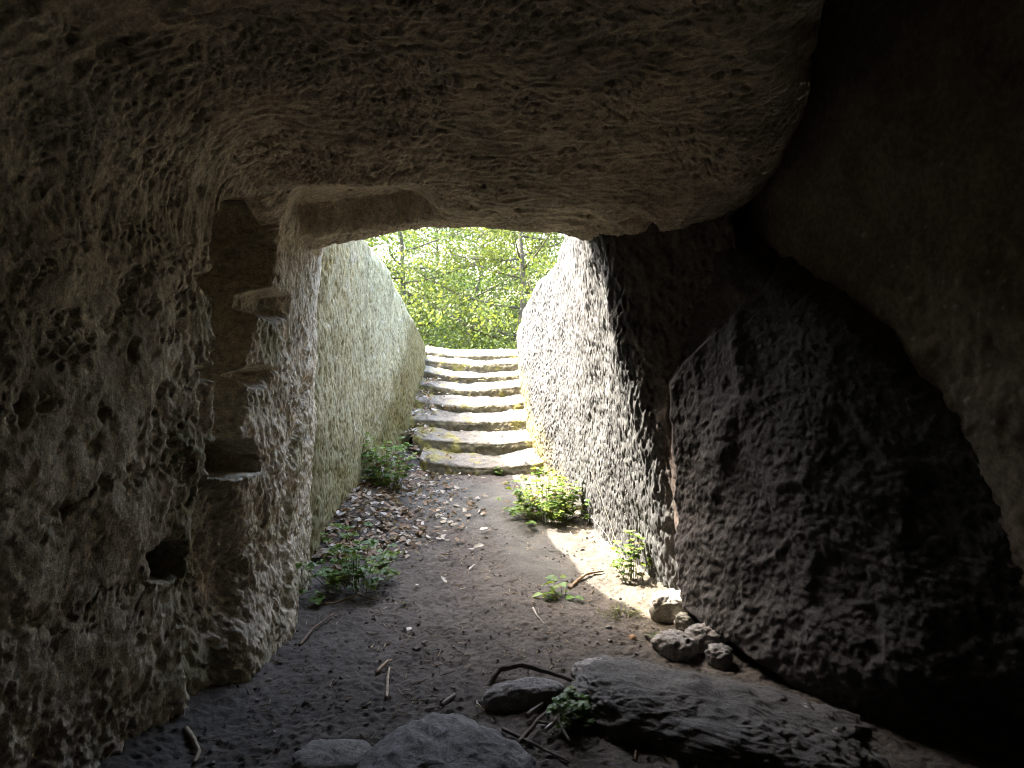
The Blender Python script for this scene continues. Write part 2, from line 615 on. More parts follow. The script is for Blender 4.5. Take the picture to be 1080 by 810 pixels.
def build_passage_left():
    ys = steps((4.25, 4.5, .03), (4.5, 10.6, .012), (10.6, 11.8, .05))
    n1, n2, n3 = 190, 22, 40
    u = np.concatenate([np.linspace(0, 1, n1), 1 + np.linspace(0, 1, n2 + 1)[1:], 2 + np.linspace(0, 1, n3 + 1)[1:]])
    Y, U = np.meshgrid(ys, u, indexing='ij')
    zt = smooth_itp(Y, LW_Y, LW_T)
    r = 0.16
    t = np.clip(U, 0, 1)
    Z = -0.15 + (zt - r + .15) * t
    xb = smooth_itp(Y, [4.2, 4.5, 4.65, 5.5, 6.5, 8, 9.5, 10.5, 11.5], [-1.4, -1.34, -1.30, -1.30, -1.27, -1.14, -1.10, -1.2, -1.7])
    xt = smooth_itp(Y, [4.2, 4.5, 4.65, 5.5, 6.5, 8, 9.5, 10.5, 11.5], [-1.35, -1.20, -1.12, -1.14, -1.17, -1.16, -1.14, -1.22, -1.8])
    X = xb + (xt - xb) * np.clip(Z / 2, 0, 1.3)
    a = np.clip(U - 1, 0, 1) * math.pi / 2
    X = X - r * (1 - np.cos(a))
    Z = Z + r * np.sin(a)
    o = np.clip(U - 2, 0, 1)
    X = X - 4.5 * o ** 1.3
    Z = Z + 0.45 * o * itp(Y, [4, 7, 10, 11], [1, .8, .1, 0])
    P = np.stack([X, Y, Z], -1)
    d = 0.05 * fbm(P * 1.2, 3, seed=60) + 0.02 * fbm(P * 5, 3, seed=61)
    q = P * np.array([36, 36, 19.0]) + np.stack([0 * X, P[..., 2] * 9, 0 * X], -1) + 0.9 * fbm(P * 8, 3, seed=62)[..., None]
    f1, f2, ci = worley(q, 3)
    d = d + 0.010 * (f1 - .5) - .016 * sst(.5, .1, f1) * (((ci * 37) % 100) < 50)
    d = d + 0.008 * fbm(P * np.array([20, 20, 11.0]), 3, .6, seed=63) + 0.006 * fbm(P * np.array([70, 70, 30.0]), 2, .6, seed=67)
    P2 = disp(P, d * np.where(U > 2.2, 2, 1), flip=False)
    c = np.array([.28, .265, .165])
    T = c * (1 + .2 * fbm(P * 2.5, 4, seed=64))[..., None]
    stk = sst(.05, .45, fbm(P * np.array([5, 5, .8]), 3, seed=68))
    T = mixc(T, np.array([.13, .125, .07]), .55 * stk)
    T = mixc(T, np.array([.40, .40, .33]), .5 * sst(.28, .42, fbm(P * 7, 3, seed=69)))
    px, py = pix(P)
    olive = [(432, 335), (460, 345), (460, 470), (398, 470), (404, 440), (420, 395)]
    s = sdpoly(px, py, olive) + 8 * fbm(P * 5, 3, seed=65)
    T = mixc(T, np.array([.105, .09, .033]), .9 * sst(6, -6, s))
    T = mixc(T, MOSS * .7, .7 * sst(1.0, 0.15, Z + .5 * fbm(P * 2.4, 3, seed=66)))
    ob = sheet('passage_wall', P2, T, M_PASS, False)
    tag(ob[0], 'shaded greenish rock wall of the open passage, opposite the sunlit one', 'rock wall', 'walls of the open passage', 'thing')


RW_Y = [3.6, 4.3, 5.0, 5.8, 6.4, 7.2, 8.0, 8.8, 9.5, 10.3, 11.5]
RW_T = [3.3, 3.3, 2.9, 2.55, 2.36, 2.2, 2.05, 1.86, 1.62, 1.34, 1.22]


def xrw(y, z):
    def f(v, h):
        return sum(np.interp(y + k * h, RX, v) for k in (-1, -.5, 0, .5, 1)) / 5
    RX = [3.6, 3.9, 4.0, 4.1, 4.25, 4.6, 5, 5.7, 6.4, 7, 7.4, 8, 8.6, 9.5, 10.5, 11.5]
    vb = [1.6, 1.25, 1.02, .93, .88, .79, .69, .57, .5, .42, .29, .15, .09, .07, .15, .8]
    vt = [1.4, .82, .56, .45, .435, .45, .46, .46, .44, .41, .36, .25, .16, .09, .2, .9]
    h = np.where(y < 4.4, .035, .12)
    xb, xt = f(vb, h), f(vt, h)
    return xb + (xt - xb) * np.clip(z / 2, 0, 1.2)


def build_passage_right():
    ys = steps((3.75, 4.15, .004), (4.15, 5.2, .0075), (5.2, 10.6, .011), (10.6, 11.8, .05))
    n1, n2, n3 = 230, 22, 40
    u = np.concatenate([np.linspace(0, 1, n1), 1 + np.linspace(0, 1, n2 + 1)[1:], 2 + np.linspace(0, 1, n3 + 1)[1:]])
    Y, U = np.meshgrid(ys, u, indexing='ij')
    zt = smooth_itp(Y, RW_Y, RW_T)
    r = 0.16
    Z = -0.15 + (zt - r + .15) * np.clip(U, 0, 1)
    X = xrw(Y, Z)
    a = np.clip(U - 1, 0, 1) * math.pi / 2
    X = X + r * (1 - np.cos(a))
    Z = Z + r * np.sin(a)
    o = np.clip(U - 2, 0, 1)
    X = X + 4.5 * o ** 1.3
    Z = Z + 0.45 * o * itp(Y, [4, 7, 10, 11], [1, .8, .1, 0])
    P = np.stack([X, Y, Z], -1)
    px, py = pix(P)
    d = 0.05 * fbm(P * 1.3, 3, seed=70) + 0.018 * fbm(P * 5, 3, seed=71)
    wp = 0.5 * fbm(P * 9, 3, seed=72)[..., None]
    shear = np.stack([0 * X, P[..., 2] * .35, 0 * X], -1)
    q = (P + shear) * np.array([44, 44, 25.0]) + 1.2 * wp
    f1, f2, ci = worley(q, 4)
    d = d + 0.009 * (f1 - .5) - .014 * sst(.5, .12, f1) * (((ci * 37) % 100) < 55)
    d = d + 0.009 * fbm((P + shear) * np.array([24, 24, 14.0]), 3, .6, seed=73) + 0.006 * fbm((P + shear) * np.array([80, 80, 40.0]), 2, .6, seed=78)
    # fluted, darker return beside the doorway
    k = sst(4.3, 4.05, Y)
    d = d * (1 - .3 * k) + k * (0.022 * ridged(P * np.array([9, 9, 2.2]) + wp, 3, .6, seed=74))
    wob = 5 * fbm(P * 7, 3, seed=75)
    gr = sdline(px, py, [(628, 255), (630, 330), (632, 400), (627, 470)]) + wob
    d = d - 0.035 * sst(14, 2, gr) * sst(480, 420, py)
    P2 = disp(P, d, flip=True)
    T = np.array([.075, .074, .071]) * (1 + .16 * fbm(P * 2.5, 4, seed=76))[..., None]
    T = mixc(T, np.array([.10, .10, .095]), .7 * sst(14, 3, gr + 3 * fbm(P * 20, 2, seed=79)) * sst(480, 400, py))
    T = mixc(T, np.array([.035, .034, .031]), .5 * sst(.1, .45, fbm(P * np.array([5, 5, .7]), 3, seed=78)))
    ms = sst(.8, .1, Z - itp(Y, [5, 7, 8, 10], [-.6, -.35, .25, .9]) + .35 * fbm(P * 3, 3, seed=77)) * sst(5.5, 7.0, Y)
    T = mixc(T, np.array([.25, .2, .07]), .8 * ms)
    dk = sst(4.06, 3.96, Y)
    T = mixc(T, np.array([.16, .13, .105]), .8 * dk)
    ob = sheet('passage_wall', P2, T, M_PASS, True)
    tag(ob[0], 'pale grey rock wall of the open passage lit by sun', 'rock wall', 'walls of the open passage', 'thing')


# ------------------------------------------------------------------ boulder right of the doorway and leaning slab
def build_boulder():
    S0 = np.array([[1.12, 4.3], [1.0, 4.06], [.94, 3.92], [.94, 3.76], [1.12, 3.3], [1.45, 2.75], [1.95, 2.35], [2.5, 1.8]])
    S1 = np.array([[.62, 4.3], [.62, 4.06], [.80, 3.97], [1.0, 3.86], [1.22, 3.5], [1.5, 3.05], [1.9, 2.55], [2.4, 2.0]])
    TP = np.array([2.3, 2.25, 2.2, 2.12, 1.92, 1.55, 1.0, .6])
    kk = np.arange(8.0)
    s = np.concatenate([steps((0, 4, .0105), (4, 6, .012)), steps((6, 7, .03))[1:]])
    n1, n2 = 230, 50
    u = np.concatenate([np.linspace(0, 1, n1), 1 + np.linspace(0, 1, n2 + 1)[1:]])
    Sg, U = np.meshgrid(s, u, indexing='ij')

    def si(v):
        o = 0
        for j in (-.4, -.2, 0, .2, .4):
            o = o + np.interp(Sg + j, kk, v)
        return o / 5
    zt = si(TP)
    r = 0.22
    Z = -.2 + (zt - r + .2) * np.clip(U, 0, 1)
    w = np.clip(Z / 1.8, 0, 1.3)
    X = si(S0[:, 0]) * (1 - w) + si(S1[:, 0]) * w
    Y = si(S0[:, 1]) * (1 - w) + si(S1[:, 1]) * w
    a = np.clip(U - 1, 0, 1)
    Z = Z + r * np.sin(a * math.pi / 2) - .1 * sst(.6, 1, a)
    X = X + a ** 2 * .55
    Y = Y + a ** 2 * .35
    P = np.stack([X, Y, Z], -1)
    px, py = pix(P)
    fa, fb_, fc = worley(P * np.array([3.2, 3.2, 2.6]) + .3 * fbm(P * 3, 2, seed=88)[..., None], 11)
    d = 0.05 * fbm(P * 1.3, 3, seed=80) + .03 * ((fc % 17) / 17 - .5) * sst(0, .22, fb_ - fa) + 0.007 * ridged(P * np.array([7, 7, 11.0]), 3, seed=81) + 0.012 * fbm(P * np.array([12, 12, 16.]), 3, .6, seed=82) + .007 * fbm(P * 34, 2, .6, seed=89)
    wob = 4 * fbm(P * 9, 3, seed=83)
    blk = [(812, 300), (782, 330), (752, 358), (722, 382), (709, 400), (712, 440), (716, 470), (722, 540), (732, 640), (1100, 900), (1400, 600), (1000, 150), (840, 240)]
    sb = sdpoly(px, py, blk) + wob
    front = sst(5, -7, sb)
    d = d + 0.085 * front * sst(70, 0, py - 700) * (.25 + .75 * sst(290, 370, py))
    rg = sdline(px, py, [(778, 300), (800, 420), (782, 440), (768, 480)]) + wob
    d = d + 0.02 * sst(20, 0, rg)
    low = sst(540, 640, py)
    d = d + low * (0.014 * ridged(P * 9, 3, seed=84)) + .04 * sst(600, 690, py)
    # left return is smoother
    d = d * (1 - .35 * sst(0, -8, -sb))
    P2 = disp(P, d, flip=False)
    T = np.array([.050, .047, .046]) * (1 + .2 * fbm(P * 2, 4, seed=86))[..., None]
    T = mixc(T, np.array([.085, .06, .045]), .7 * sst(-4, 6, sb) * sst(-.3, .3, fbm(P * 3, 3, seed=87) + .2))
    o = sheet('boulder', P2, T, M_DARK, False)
    tag(o[0], 'dark grey boulder at the cave doorway under the leaning slab', 'boulder')


def build_slab():
    ys = steps((-2.2, 1.2, .06), (1.2, 4.4, .011))
    zs = steps((-.3, 3.4, .011), (3.4, 4.6, .05))
    Y, Z = np.meshgrid(ys, zs, indexing='ij')
    X = 1.76 - .27 * (np.maximum(Y, .9) - 2.4) - .11 * (Z - .8)
    X = X + .5 * sst(1.0, -1.8, Y) * 0
    P = np.stack([X, Y, Z], -1)
    px, py = pix(P)
    d = .06 * fbm(P * 1.0, 3, seed=90) + .03 * fbm(P * 4, 3, seed=91) + .010 * fbm(P * 18, 3, seed=92)
    P2 = disp(P, d, flip=True)
    T = np.array([.15, .122, .09]) * (1 + .2 * fbm(P * 2, 4, seed=93))[..., None]
    lich = np.zeros_like(Y)
    r2 = np.random.RandomState(5)
    for _ in range(46):
        cx, cy = (r2.normal(1010, 45), r2.normal(330, 70))
        rad = r2.uniform(.8, 3.4)
        lich = np.maximum(lich, sst(rad, rad * .5, np.hypot(px - cx, (py - cy) * r2.uniform(.8, 1.3)) + 1.5 * fbm(P * 25, 2, seed=94)))
    T = mixc(T, np.array([.33, .33, .31]), .8 * lich)
    o = sheet('leaning_slab', P2, T, M_SLAB, True)
    tag(o[0], 'smooth dark brown leaning rock slab with pale lichen spots', 'rock slab')


# ------------------------------------------------------------------ ground, outer terrain
def build_ground():
    xs = steps((-2.2, -1.5, .04), (-1.5, 1.6, .0095), (1.6, 2.6, .05))
    ys = steps((-2.3, 2.0, .06), (2.0, 5.5, .0095), (5.5, 7.9, .014))
    X, Y = np.meshgrid(xs, ys, indexing='ij')
    Z = zground(X, Y)
    P = np.stack([X, Y, Z], -1)
    px, py = pix(P)
    f1, _, _ = worley(P * np.array([34, 34, 34.0]), 8)
    smooth = sst(8, -8, sdpoly(px, py, [(420, 525), (470, 505), (545, 508), (575, 545), (620, 590), (600, 640), (540, 600), (520, 560), (440, 545)]) + 14 * fbm(P * 3, 3, seed=101))
    dirt = 0.016 * fbm(P * 7, 3, seed=102) + .010 * (0.5 - f1) + .012 * fbm(P * 24, 4, .65, seed=103)
    tread = .006 * ridged(np.stack([X * 16 + 2 * Y, Y * 46 + 2 * fbm(P * 5, 2, seed=104), 0 * X], -1), 1, seed=105) * sst(-.1, .3, fbm(P * 3, 2, seed=106))
    d = dirt * (1 - .65 * smooth) + tread * (1 - smooth) + smooth * .03 * sst(-.2, .5, fbm(P * 2, 2, seed=107))
    P2 = P.copy()
    P2[..., 2] += d
    soil = np.array([.066, .058, .050]) * (1 + .25 * fbm(P * 3, 4, seed=108))[..., None]
    stone = np.array([.064, .063, .056])
    T = mixc(soil, stone, .8 * smooth)
    sun_patch_sand = sst(-.05, .25, X - itp(Y, [3.3, 4.0, 5, 6, 7.5], [.55, .5, .28, .18, .1]) + .08 * fbm(P * 5, 3, seed=109)) * sst(3.3, 3.6, Y)  # paler sandy tone painted in the sun patch's outline to brighten it
    T = mixc(T, np.array([.088, .075, .056]), .85 * sun_patch_sand)
    o = sheet('ground', P2, T, M_SOIL, False)
    tag(o[0], kind='structure')


def build_terrain():
    xs = np.concatenate([-np.geomspace(400, 5, 26), np.linspace(-4.6, 4.6, 24), np.geomspace(5, 400, 26)])
    ys = np.concatenate([-np.geomspace(300, 2.9, 16), np.linspace(-2.4, 10, 14), np.linspace(10.12, 20, 50), np.geomspace(20.5, 700, 40)])
    X, Y = np.meshgrid(xs, ys, indexing='ij')
    Z = itp(Y, [-300, -8, -2.2, 1, 9, 10.3, 11.2, 14, 18, 30, 60, 200, 700], [.5, .0, -.02, 1.2, 1.2, 1.235, 1.235, .6, -1.2, -3, -4, 2, 30])
    Z = Z + .25 * fbm(np.stack([X * .3, Y * .3, 0 * X], -1), 3, seed=120) * sst(11, 13, Y) + .015 * fbm(np.stack([X * 4, Y * 4, 0 * X], -1), 3, seed=121)
    P = np.stack([X, Y, Z], -1)
    keep = ~((np.abs(X) < 2.6) & (Y > -2.4) & (Y < 10.75))
    T = mixc(np.broadcast_to(np.array([.14, .13, .05]), P.shape), np.array([.09, .12, .035]), sst(-.3, .3, fbm(P * .8, 3, seed=122)))
    T = mixc(T, np.array([.16, .145, .11]), sst(11.6, 11.0, Y) * sst(2.5, 1.2, np.abs(X)))
    o = sheet('hillside', P, T, M_SOIL, False, keep=keep)
    tag(o[0], kind='structure')


def build_outcrop():
    """the rock mass above the chamber, seen only from outside"""
    x = np.linspace(-7, 2.3, 70)
    y = np.linspace(-2.3, 4.22, 80)
    X, Y = np.meshgrid(x, y, indexing='ij')
    e = np.minimum(np.minimum((7 + X) / 3.5, (Y + 2.6) / .2), 1)
    Z = 1.0 + 2.5 * sst(0, 1, e) + .5 * sst(0, 1, e) * (1 - (np.abs(X) / 7) ** 2)
    P = np.stack([X, Y, Z], -1)
    P[..., 2] += .12 * fbm(P * .9, 4, seed=125)
    T = mixc(np.broadcast_to(np.array([.3, .28, .2]), P.shape), np.array([.12, .13, .05]), sst(-.2, .3, fbm(P * .9, 3, seed=126)))
    o = sheet('rock_outcrop', P, T, M_STEP, False)
    tag(o[0], kind='structure')


# ------------------------------------------------------------------ steps
def build_steps():
    T_ = [488.5, 464, 442, 424.5, 407.7, 394, 381.5, 373]
    B_ = [501.5, 474, 450.7, 431.5, 415, 400, 389, 377]
    XL = [-.93, -1.05, -1.2, -1.2, -1.2, -1.2, -1.22, -1.25]
    XR = [.32, .27, .2, .18, .18, .18, .18, .2]
    N = 8
    root = empty('stone_staircase', (-.4, 7.3, 0))
    tag(root, 'worn mossy rock-cut staircase climbing out of the passage', 'staircase')
    y0 = 7.3
    tr = 0.42
    zt = [at(540, T_[k], y0 + tr * k)[2] for k in range(N)]
    zb = [at(540, B_[k], y0 + tr * k)[2] for k in range(N)]
    STEPZ.extend(zip([y0 + tr * k for k in range(N)], zb, zt))
    for k in range(N):
        yf = y0 + tr * k
        zbk = zb[k + 1] if k < N - 1 else zt[k] + .06
        dep = tr + .07 if k < N - 1 else .62
        prof = []
        h = zt[k] - zb[k] + .10
        for t in np.linspace(0, 1, 16):
            prof.append((0.0 + .015 * t, zb[k] - .10 + (h - .035) * t))
        for t in np.linspace(0, 1, 7)[1:]:
            a = t * math.pi / 2
            prof.append((.015 + .035 * (1 - math.cos(a)), zt[k] - .035 + .035 * math.sin(a)))
        for t in np.linspace(0, 1, 30 if k < N - 1 else 50)[1:]:
            prof.append((.05 + (dep - .05) * t, zt[k] + (zbk - zt[k]) * t))
        pr = np.array(prof)
        xs = np.linspace(XL[k], XR[k], 150)
        A, X = np.meshgrid(np.arange(len(pr)), xs, indexing='ij')
        Y = yf + pr[A, 0]
        Z = pr[A, 1]
        m = (X - (XL[k] + XR[k]) / 2 - .12) / ((XR[k] - XL[k]) / 2)
        sag = .052 * np.clip(np.abs(m), 0, 1.2) ** 1.8 - .03 + .022 * pn(np.stack([X * 2.6, 0 * X + k * 7.7, 0 * X], -1), 6)
        top = sst(.2, 1, (Z - zb[k]) / max(zt[k] - zb[k], .02))
        bow = .05 * m ** 2 * np.sin(k * 2.1 + .6) + .035 * pn(np.stack([X * 2.2, 0 * X + k * 3.3, 0 * X], -1), 5)
        Y = Y + bow
        Z = Z + sag * top
        P = np.stack([X, Y, Z], -1)
        d = .03 * fbm(P * 4, 3, seed=130 + k) + .02 * fbm(P * 14, 4, .6, seed=131) + .012 * ridged(P * 9, 2, seed=139) * sst(.5, 0, top)
        P2 = disp(P, d, flip=True)
        n = fbm(P * 3, 3, seed=132)
        stone = np.array([.15, .138, .115]) * (1 + .2 * n)[..., None]
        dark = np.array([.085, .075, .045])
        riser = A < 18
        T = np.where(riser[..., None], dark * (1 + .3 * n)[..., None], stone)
        T = mixc(T, np.array([.17, .15, .04]), .75 * sst(.05, .35, fbm(P * 6, 3, seed=133) + .35 * (np.abs(m) - .55)))
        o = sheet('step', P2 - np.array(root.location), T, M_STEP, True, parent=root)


STEPZ = []


def surf_z(x, y):
    """height of the trodden floor or of the steps"""
    z = float(zground(np.array([x]), np.array([y]))[0])
    for k, (yf, zb, zt) in enumerate(STEPZ):
        if y > yf + .03:
            nx = STEPZ[k + 1][1] if k + 1 < len(STEPZ) else zt + .06
            z = max(z if k == 0 else 0, zt + (nx - zt) * min(1, (y - yf) / .42) + .01)
    return z


def ground_pt(px, py):
    """where the ray through a photograph pixel meets the floor"""
    y = 2.2
    prev = None
    while y < 11:
        p = at(px, py, y)
        if p[2] <= surf_z(p[0], y):
            break
        y += .02
    return np.array([p[0], y, surf_z(p[0], y)])


# ------------------------------------------------------------------ loose stones
def lump(name, c, size, seed, mat, tint, rot=0.0, nu=60, nv=40, rough=.14, fine=.03, sq=.75, tilt=(0, 0), parent=None, tintfn=None, root=True, cut=None):
    th = np.linspace(0, 2 * math.pi, nu + 1)
    ph = np.linspace(-math.pi / 2, math.pi / 2, nv)
    Th, Ph = np.meshgrid(th, ph, indexing='ij')

    def sp(v):
        return np.sign(v) * np.abs(v) ** sq
    D = np.stack([sp(np.cos(Ph)) * sp(np.cos(Th)), sp(np.cos(Ph)) * sp(np.sin(Th)), sp(np.sin(Ph))], -1)
    sd = np.array([seed * 1.7, seed * .9, seed * 2.3])
    Q = D * np.array(size) / (sum(size) / 3)
    n = rough * (fbm(Q * 1.4 + sd, 3) + .5 * ridged(Q * 2.4 + sd, 3, seed=2) - .2)
    P = D * (1 + n)[..., None] * (np.array(size) / 2)
    s = min(size)
    n2 = fine * s * fbm(P / max(s, .05) * 5 + sd, 4, .6, seed=3)
    P = P + D * n2[..., None]
    R = (Matrix.Rotation(rot, 3, 'Z') @ Matrix.Rotation(tilt[0], 3, 'X') @ Matrix.Rotation(tilt[1], 3, 'Y'))
    P = P @ np.array(R).T
    Pw = P + np.array(c)
    if cut is not None:
        Pw = cut(Pw)
        P = Pw - np.array(c)
    T = np.array(tint) * (1 + .25 * fbm(P * 6 + sd, 3, seed=4))[..., None]
    if tintfn is not None:
        T = tintfn(Pw, T)
    V = P.reshape(-1, 3)
    o = mesh_np(name, V, grid_faces(nu + 1, nv, False), mat, T.reshape(-1, 3), parent, normals=None)
    o.location = [float(x) for x in c]
    return o


def tube_mesh(pts, rad, seg=6):
    pts = np.array(pts, float)
    n = len(pts)
    rad = np.broadcast_to(np.array(rad, float), (n,))
    t = np.gradient(pts, axis=0)
    t /= np.linalg.norm(t, axis=1, keepdims=True) + 1e-9
    ref = np.where(np.abs(t[:, 2:3]) > .9, np.array([[1., 0, 0]]), np.array([[0, 0, 1.]]))
    a = np.cross(t, ref)
    a /= np.linalg.norm(a, axis=1, keepdims=True) + 1e-9
    b = np.cross(t, a)
    an = np.arange(seg) / seg * 2 * math.pi
    V = pts[:, None] + rad[:, None, None] * (a[:, None] * np.cos(an)[None, :, None] + b[:, None] * np.sin(an)[None, :, None])
    V = V.reshape(-1, 3)
    Fs = []
    for i in range(n - 1):
        for j in range(seg):
            k = (j + 1) % seg
            Fs.append((i * seg + j, i * seg + k, (i + 1) * seg + k, (i + 1) * seg + j))
    for base in (0, (n - 1) * seg):
        for j in range(1, seg - 1, 2):
            q = [base, base + j, base + j + 1, base + min(j + 2, seg - 1)]
            if base == 0:
                q = q[::-1]
            if len(set(q)) == 4:
                Fs.append(q)
    return V, np.array(Fs)


class Acc:
    """collects quads with a tint per vertex into one mesh"""
    def __init__(self):
        self.V, self.F, self.T, self.n = [], [], [], 0

    def add(self, V, Fc, tint):
        self.V.append(np.asarray(V, float))
        self.F.append(np.asarray(Fc) + self.n)
        self.T.append(np.broadcast_to(tint, (len(V), 3)))
        self.n += len(V)

    def build(self, name, mat, parent=None, origin=(0, 0, 0), smooth=True):
        V = np.concatenate(self.V) - np.array(origin)
        return mesh_np(name, V, np.concatenate(self.F), mat, np.concatenate(self.T), parent, smooth)


def twig(name, pts, r, label, cat='twig', tint=(.16, .12, .085), fork=None, group=None):
    p = np.array(pts, float)
    # resample with wobble
    t = np.linspace(0, len(p) - 1, 6 * (len(p) - 1) + 1)
    q = np.stack([np.interp(t, np.arange(len(p)), p[:, k]) for k in range(3)], -1)
    L = np.linalg.norm(p[-1] - p[0])
    q += .02 * L * np.stack([fbm(np.stack([t * 1.3, 0 * t + k * 5 + L * 9, 0 * t], -1), 2) for k in range(3)], -1)
    a = Acc()
    V, Fc = tube_mesh(q, np.linspace(r, r * .55, len(q)) * (1 + .25 * pn(np.stack([t * 3, 0 * t, 0 * t + r], -1))), 7)
    a.add(V, Fc, np.array(tint))
    if fork is not None:
        V, Fc = tube_mesh(np.linspace(q[len(q) // 2], fork, 5), np.linspace(r * .6, r * .3, 5), 6)
        a.add(V, Fc, np.array(tint))
    o = a.build(name, M_WOOD, None, origin=q[0])
    o.location = [float(c) for c in q[0]]
    tag(o, label, cat, group)
    return o


# ------------------------------------------------------------------ leaves and plants
def leaf_quads(c, d, up, L, W, fold=.25, droop=.2):
    """one leaf blade: 2x3 quads folded along the midrib"""
    d = d / (np.linalg.norm(d) + 1e-9)
    s = np.cross(d, up)
    s /= np.linalg.norm(s) + 1e-9
    n = np.cross(s, d)
    ts = (0, .35, .72, 1.0)
    ws = (.12, 1.0, .78, .05)
    V = []
    for t, w in zip(ts, ws):
        m = c + d * (L * t) - n * (droop * L * t * t)
        V += [m - s * (W / 2 * w) + n * (fold * W * .5 * w), m, m + s * (W / 2 * w) + n * (fold * W * .5 * w)]
    Fc = []
    for i in range(3):
        for j in range(2):
            a = i * 3 + j
            Fc.append((a, a + 1, a + 4, a + 3))
    return np.array(V), np.array(Fc)


def plant(name, base, n, h, spread, leaf, label, seed, tint=(.10, .20, .035), group=None, lean=(0, 0), three=True, yellow=0.3):
    rg = np.random.RandomState(seed)
    root = empty(name, base)
    tag(root, label, 'plant', group)
    st, fo = Acc(), Acc()
    base = np.array(base)
    for k in range(n):
        az = rg.uniform(0, 2 * math.pi)
        sp = spread * math.sqrt(rg.uniform(.02, 1)) * (1.0 if rg.rand() < .75 else 1.5)
        b = base + np.array([math.cos(az), math.sin(az), 0]) * sp * .45
        b[2] = surf_z(b[0], b[1]) - .01 if base[2] < .4 else base[2]
        hh = h * rg.uniform(.25, 1.15) * (1 - .3 * sp / spread)
        tip = b + np.array([math.cos(az) * sp * .6 + lean[0] * hh, math.sin(az) * sp * .6 + lean[1] * hh, hh])
        mid = (b + tip) / 2 + np.array([0, 0, hh * .12]) + rg.normal(0, .01, 3)
        tt = np.linspace(0, 1, 6)[:, None]
        pts = (1 - tt) ** 2 * b + 2 * tt * (1 - tt) * mid + tt ** 2 * tip
        V, Fc = tube_mesh(pts, np.linspace(.0022, .0010, 6), 4)
        st.add(V, Fc, np.array([.14, .15, .05]))
        nl = 1 if h < .08 else rg.randint(2, 5)
        for j in range(nl):
            p = pts[-1] if j == 0 else pts[rg.randint(2, 6)] + rg.normal(0, .006, 3)
            a2 = rg.uniform(0, 2 * math.pi)
            out = np.array([math.cos(a2), math.sin(a2), rg.uniform(-.1, .45)])
            c0 = np.array(tint) * rg.uniform(.75, 1.3)
            if rg.rand() < yellow:
                c0 = c0 * np.array([1.4, 1.12, .9])
            if rg.rand() < .07:
                c0 = np.array([.17, .12, .06])
            sz = leaf * rg.uniform(.6, 1.25)
            for dd in ((-1.0, 0, 1.0) if three else (0,)):
                ca, sa = math.cos(dd * 1.1), math.sin(dd * 1.1)
                dv = np.array([out[0] * ca - out[1] * sa, out[0] * sa + out[1] * ca, out[2] + rg.normal(0, .12)])
                V, Fc = leaf_quads(p, dv, np.array([rg.normal(0, .25), rg.normal(0, .25), 1.0]), sz * (1.0 if dd == 0 else .85), sz * .75, .3, .25)
                fo.add(V, Fc, c0)
    st.build('stem', M_LEAF, root, base)
    fo.build('foliage', M_LEAF, root, base)
    return root


def dead_leaf(rg, L):
    """a curled dry leaf lying flat, in its own coordinates"""
    n = 6
    ts = np.linspace(0, 1, n)
    lob = np.array([.1, .75, .55, 1.0, .7, .08]) if rg.rand() < .6 else np.array([.1, .6, .95, .9, .55, .06])
    W = L * rg.uniform(.4, .62)
    c1, c2 = rg.uniform(-.5, .7), rg.uniform(-.2, 1.0)
    V = []
    for t, w in zip(ts, lob):
        for s in (-1, -.5, 0, .5, 1):
            ww = s * w * W / 2 * rg.uniform(.85, 1.1)
            V.append([(t - .5) * L, ww, c1 * L * .45 * (t - .5) ** 2 * 2 + c2 * (abs(ww) ** 2) / W * 1.4 + rg.normal(0, L * .012)])
    Fc = [(i * 5 + j, i * 5 + j + 1, (i + 1) * 5 + j + 1, (i + 1) * 5 + j) for i in range(n - 1) for j in range(4)]
    return np.array(V), np.array(Fc)


LEAFC = [(.20, .15, .10), (.17, .115, .07), (.25, .21, .155), (.30, .27, .225), (.13, .085, .055), (.20, .13, .08), (.33, .31, .275)]


def rand_rot(rg, tilt):
    return np.array(Matrix.Rotation(rg.uniform(0, 6.28), 3, 'Z') @ Matrix.Rotation(rg.normal(0, tilt), 3, 'X') @ Matrix.Rotation(rg.normal(0, tilt), 3, 'Y'))


def litter():
    rg = np.random.RandomState(3)
    a = Acc()
    n = 0
    while n < 1500:
        if n < 1250:
            y = rg.uniform(4.7, 7.4)
            w = itp(y, [4.7, 5.3, 6, 7.0, 7.4], [.35, .62, .62, .45, .7])
            x = -1.3 + abs(rg.normal(0, 1)) * w * .75
            if x > -.15 + .1 * rg.normal():
                continue
        else:
            y = rg.uniform(7.3, 9.3)
            x = -1.15 + abs(rg.normal(0, .16)) if rg.rand() < .85 else rg.uniform(-1.1, .3)
        z = surf_z(x, y)
        L = rg.uniform(.035, .085)
        V, Fc = dead_leaf(rg, L)
        V = V @ rand_rot(rg, .35).T + np.array([x, y, z + .016 + abs(rg.normal(0, .012))])
        c = np.array(LEAFC[rg.randint(len(LEAFC))]) * rg.uniform(.75, 1.2)
        a.add(V, Fc, c)
        n += 1
    o = a.build('leaf_litter', M_DRY)
    tag(o, 'dry brown leaf litter banked along the shaded passage wall', 'leaf litter', kind='stuff')


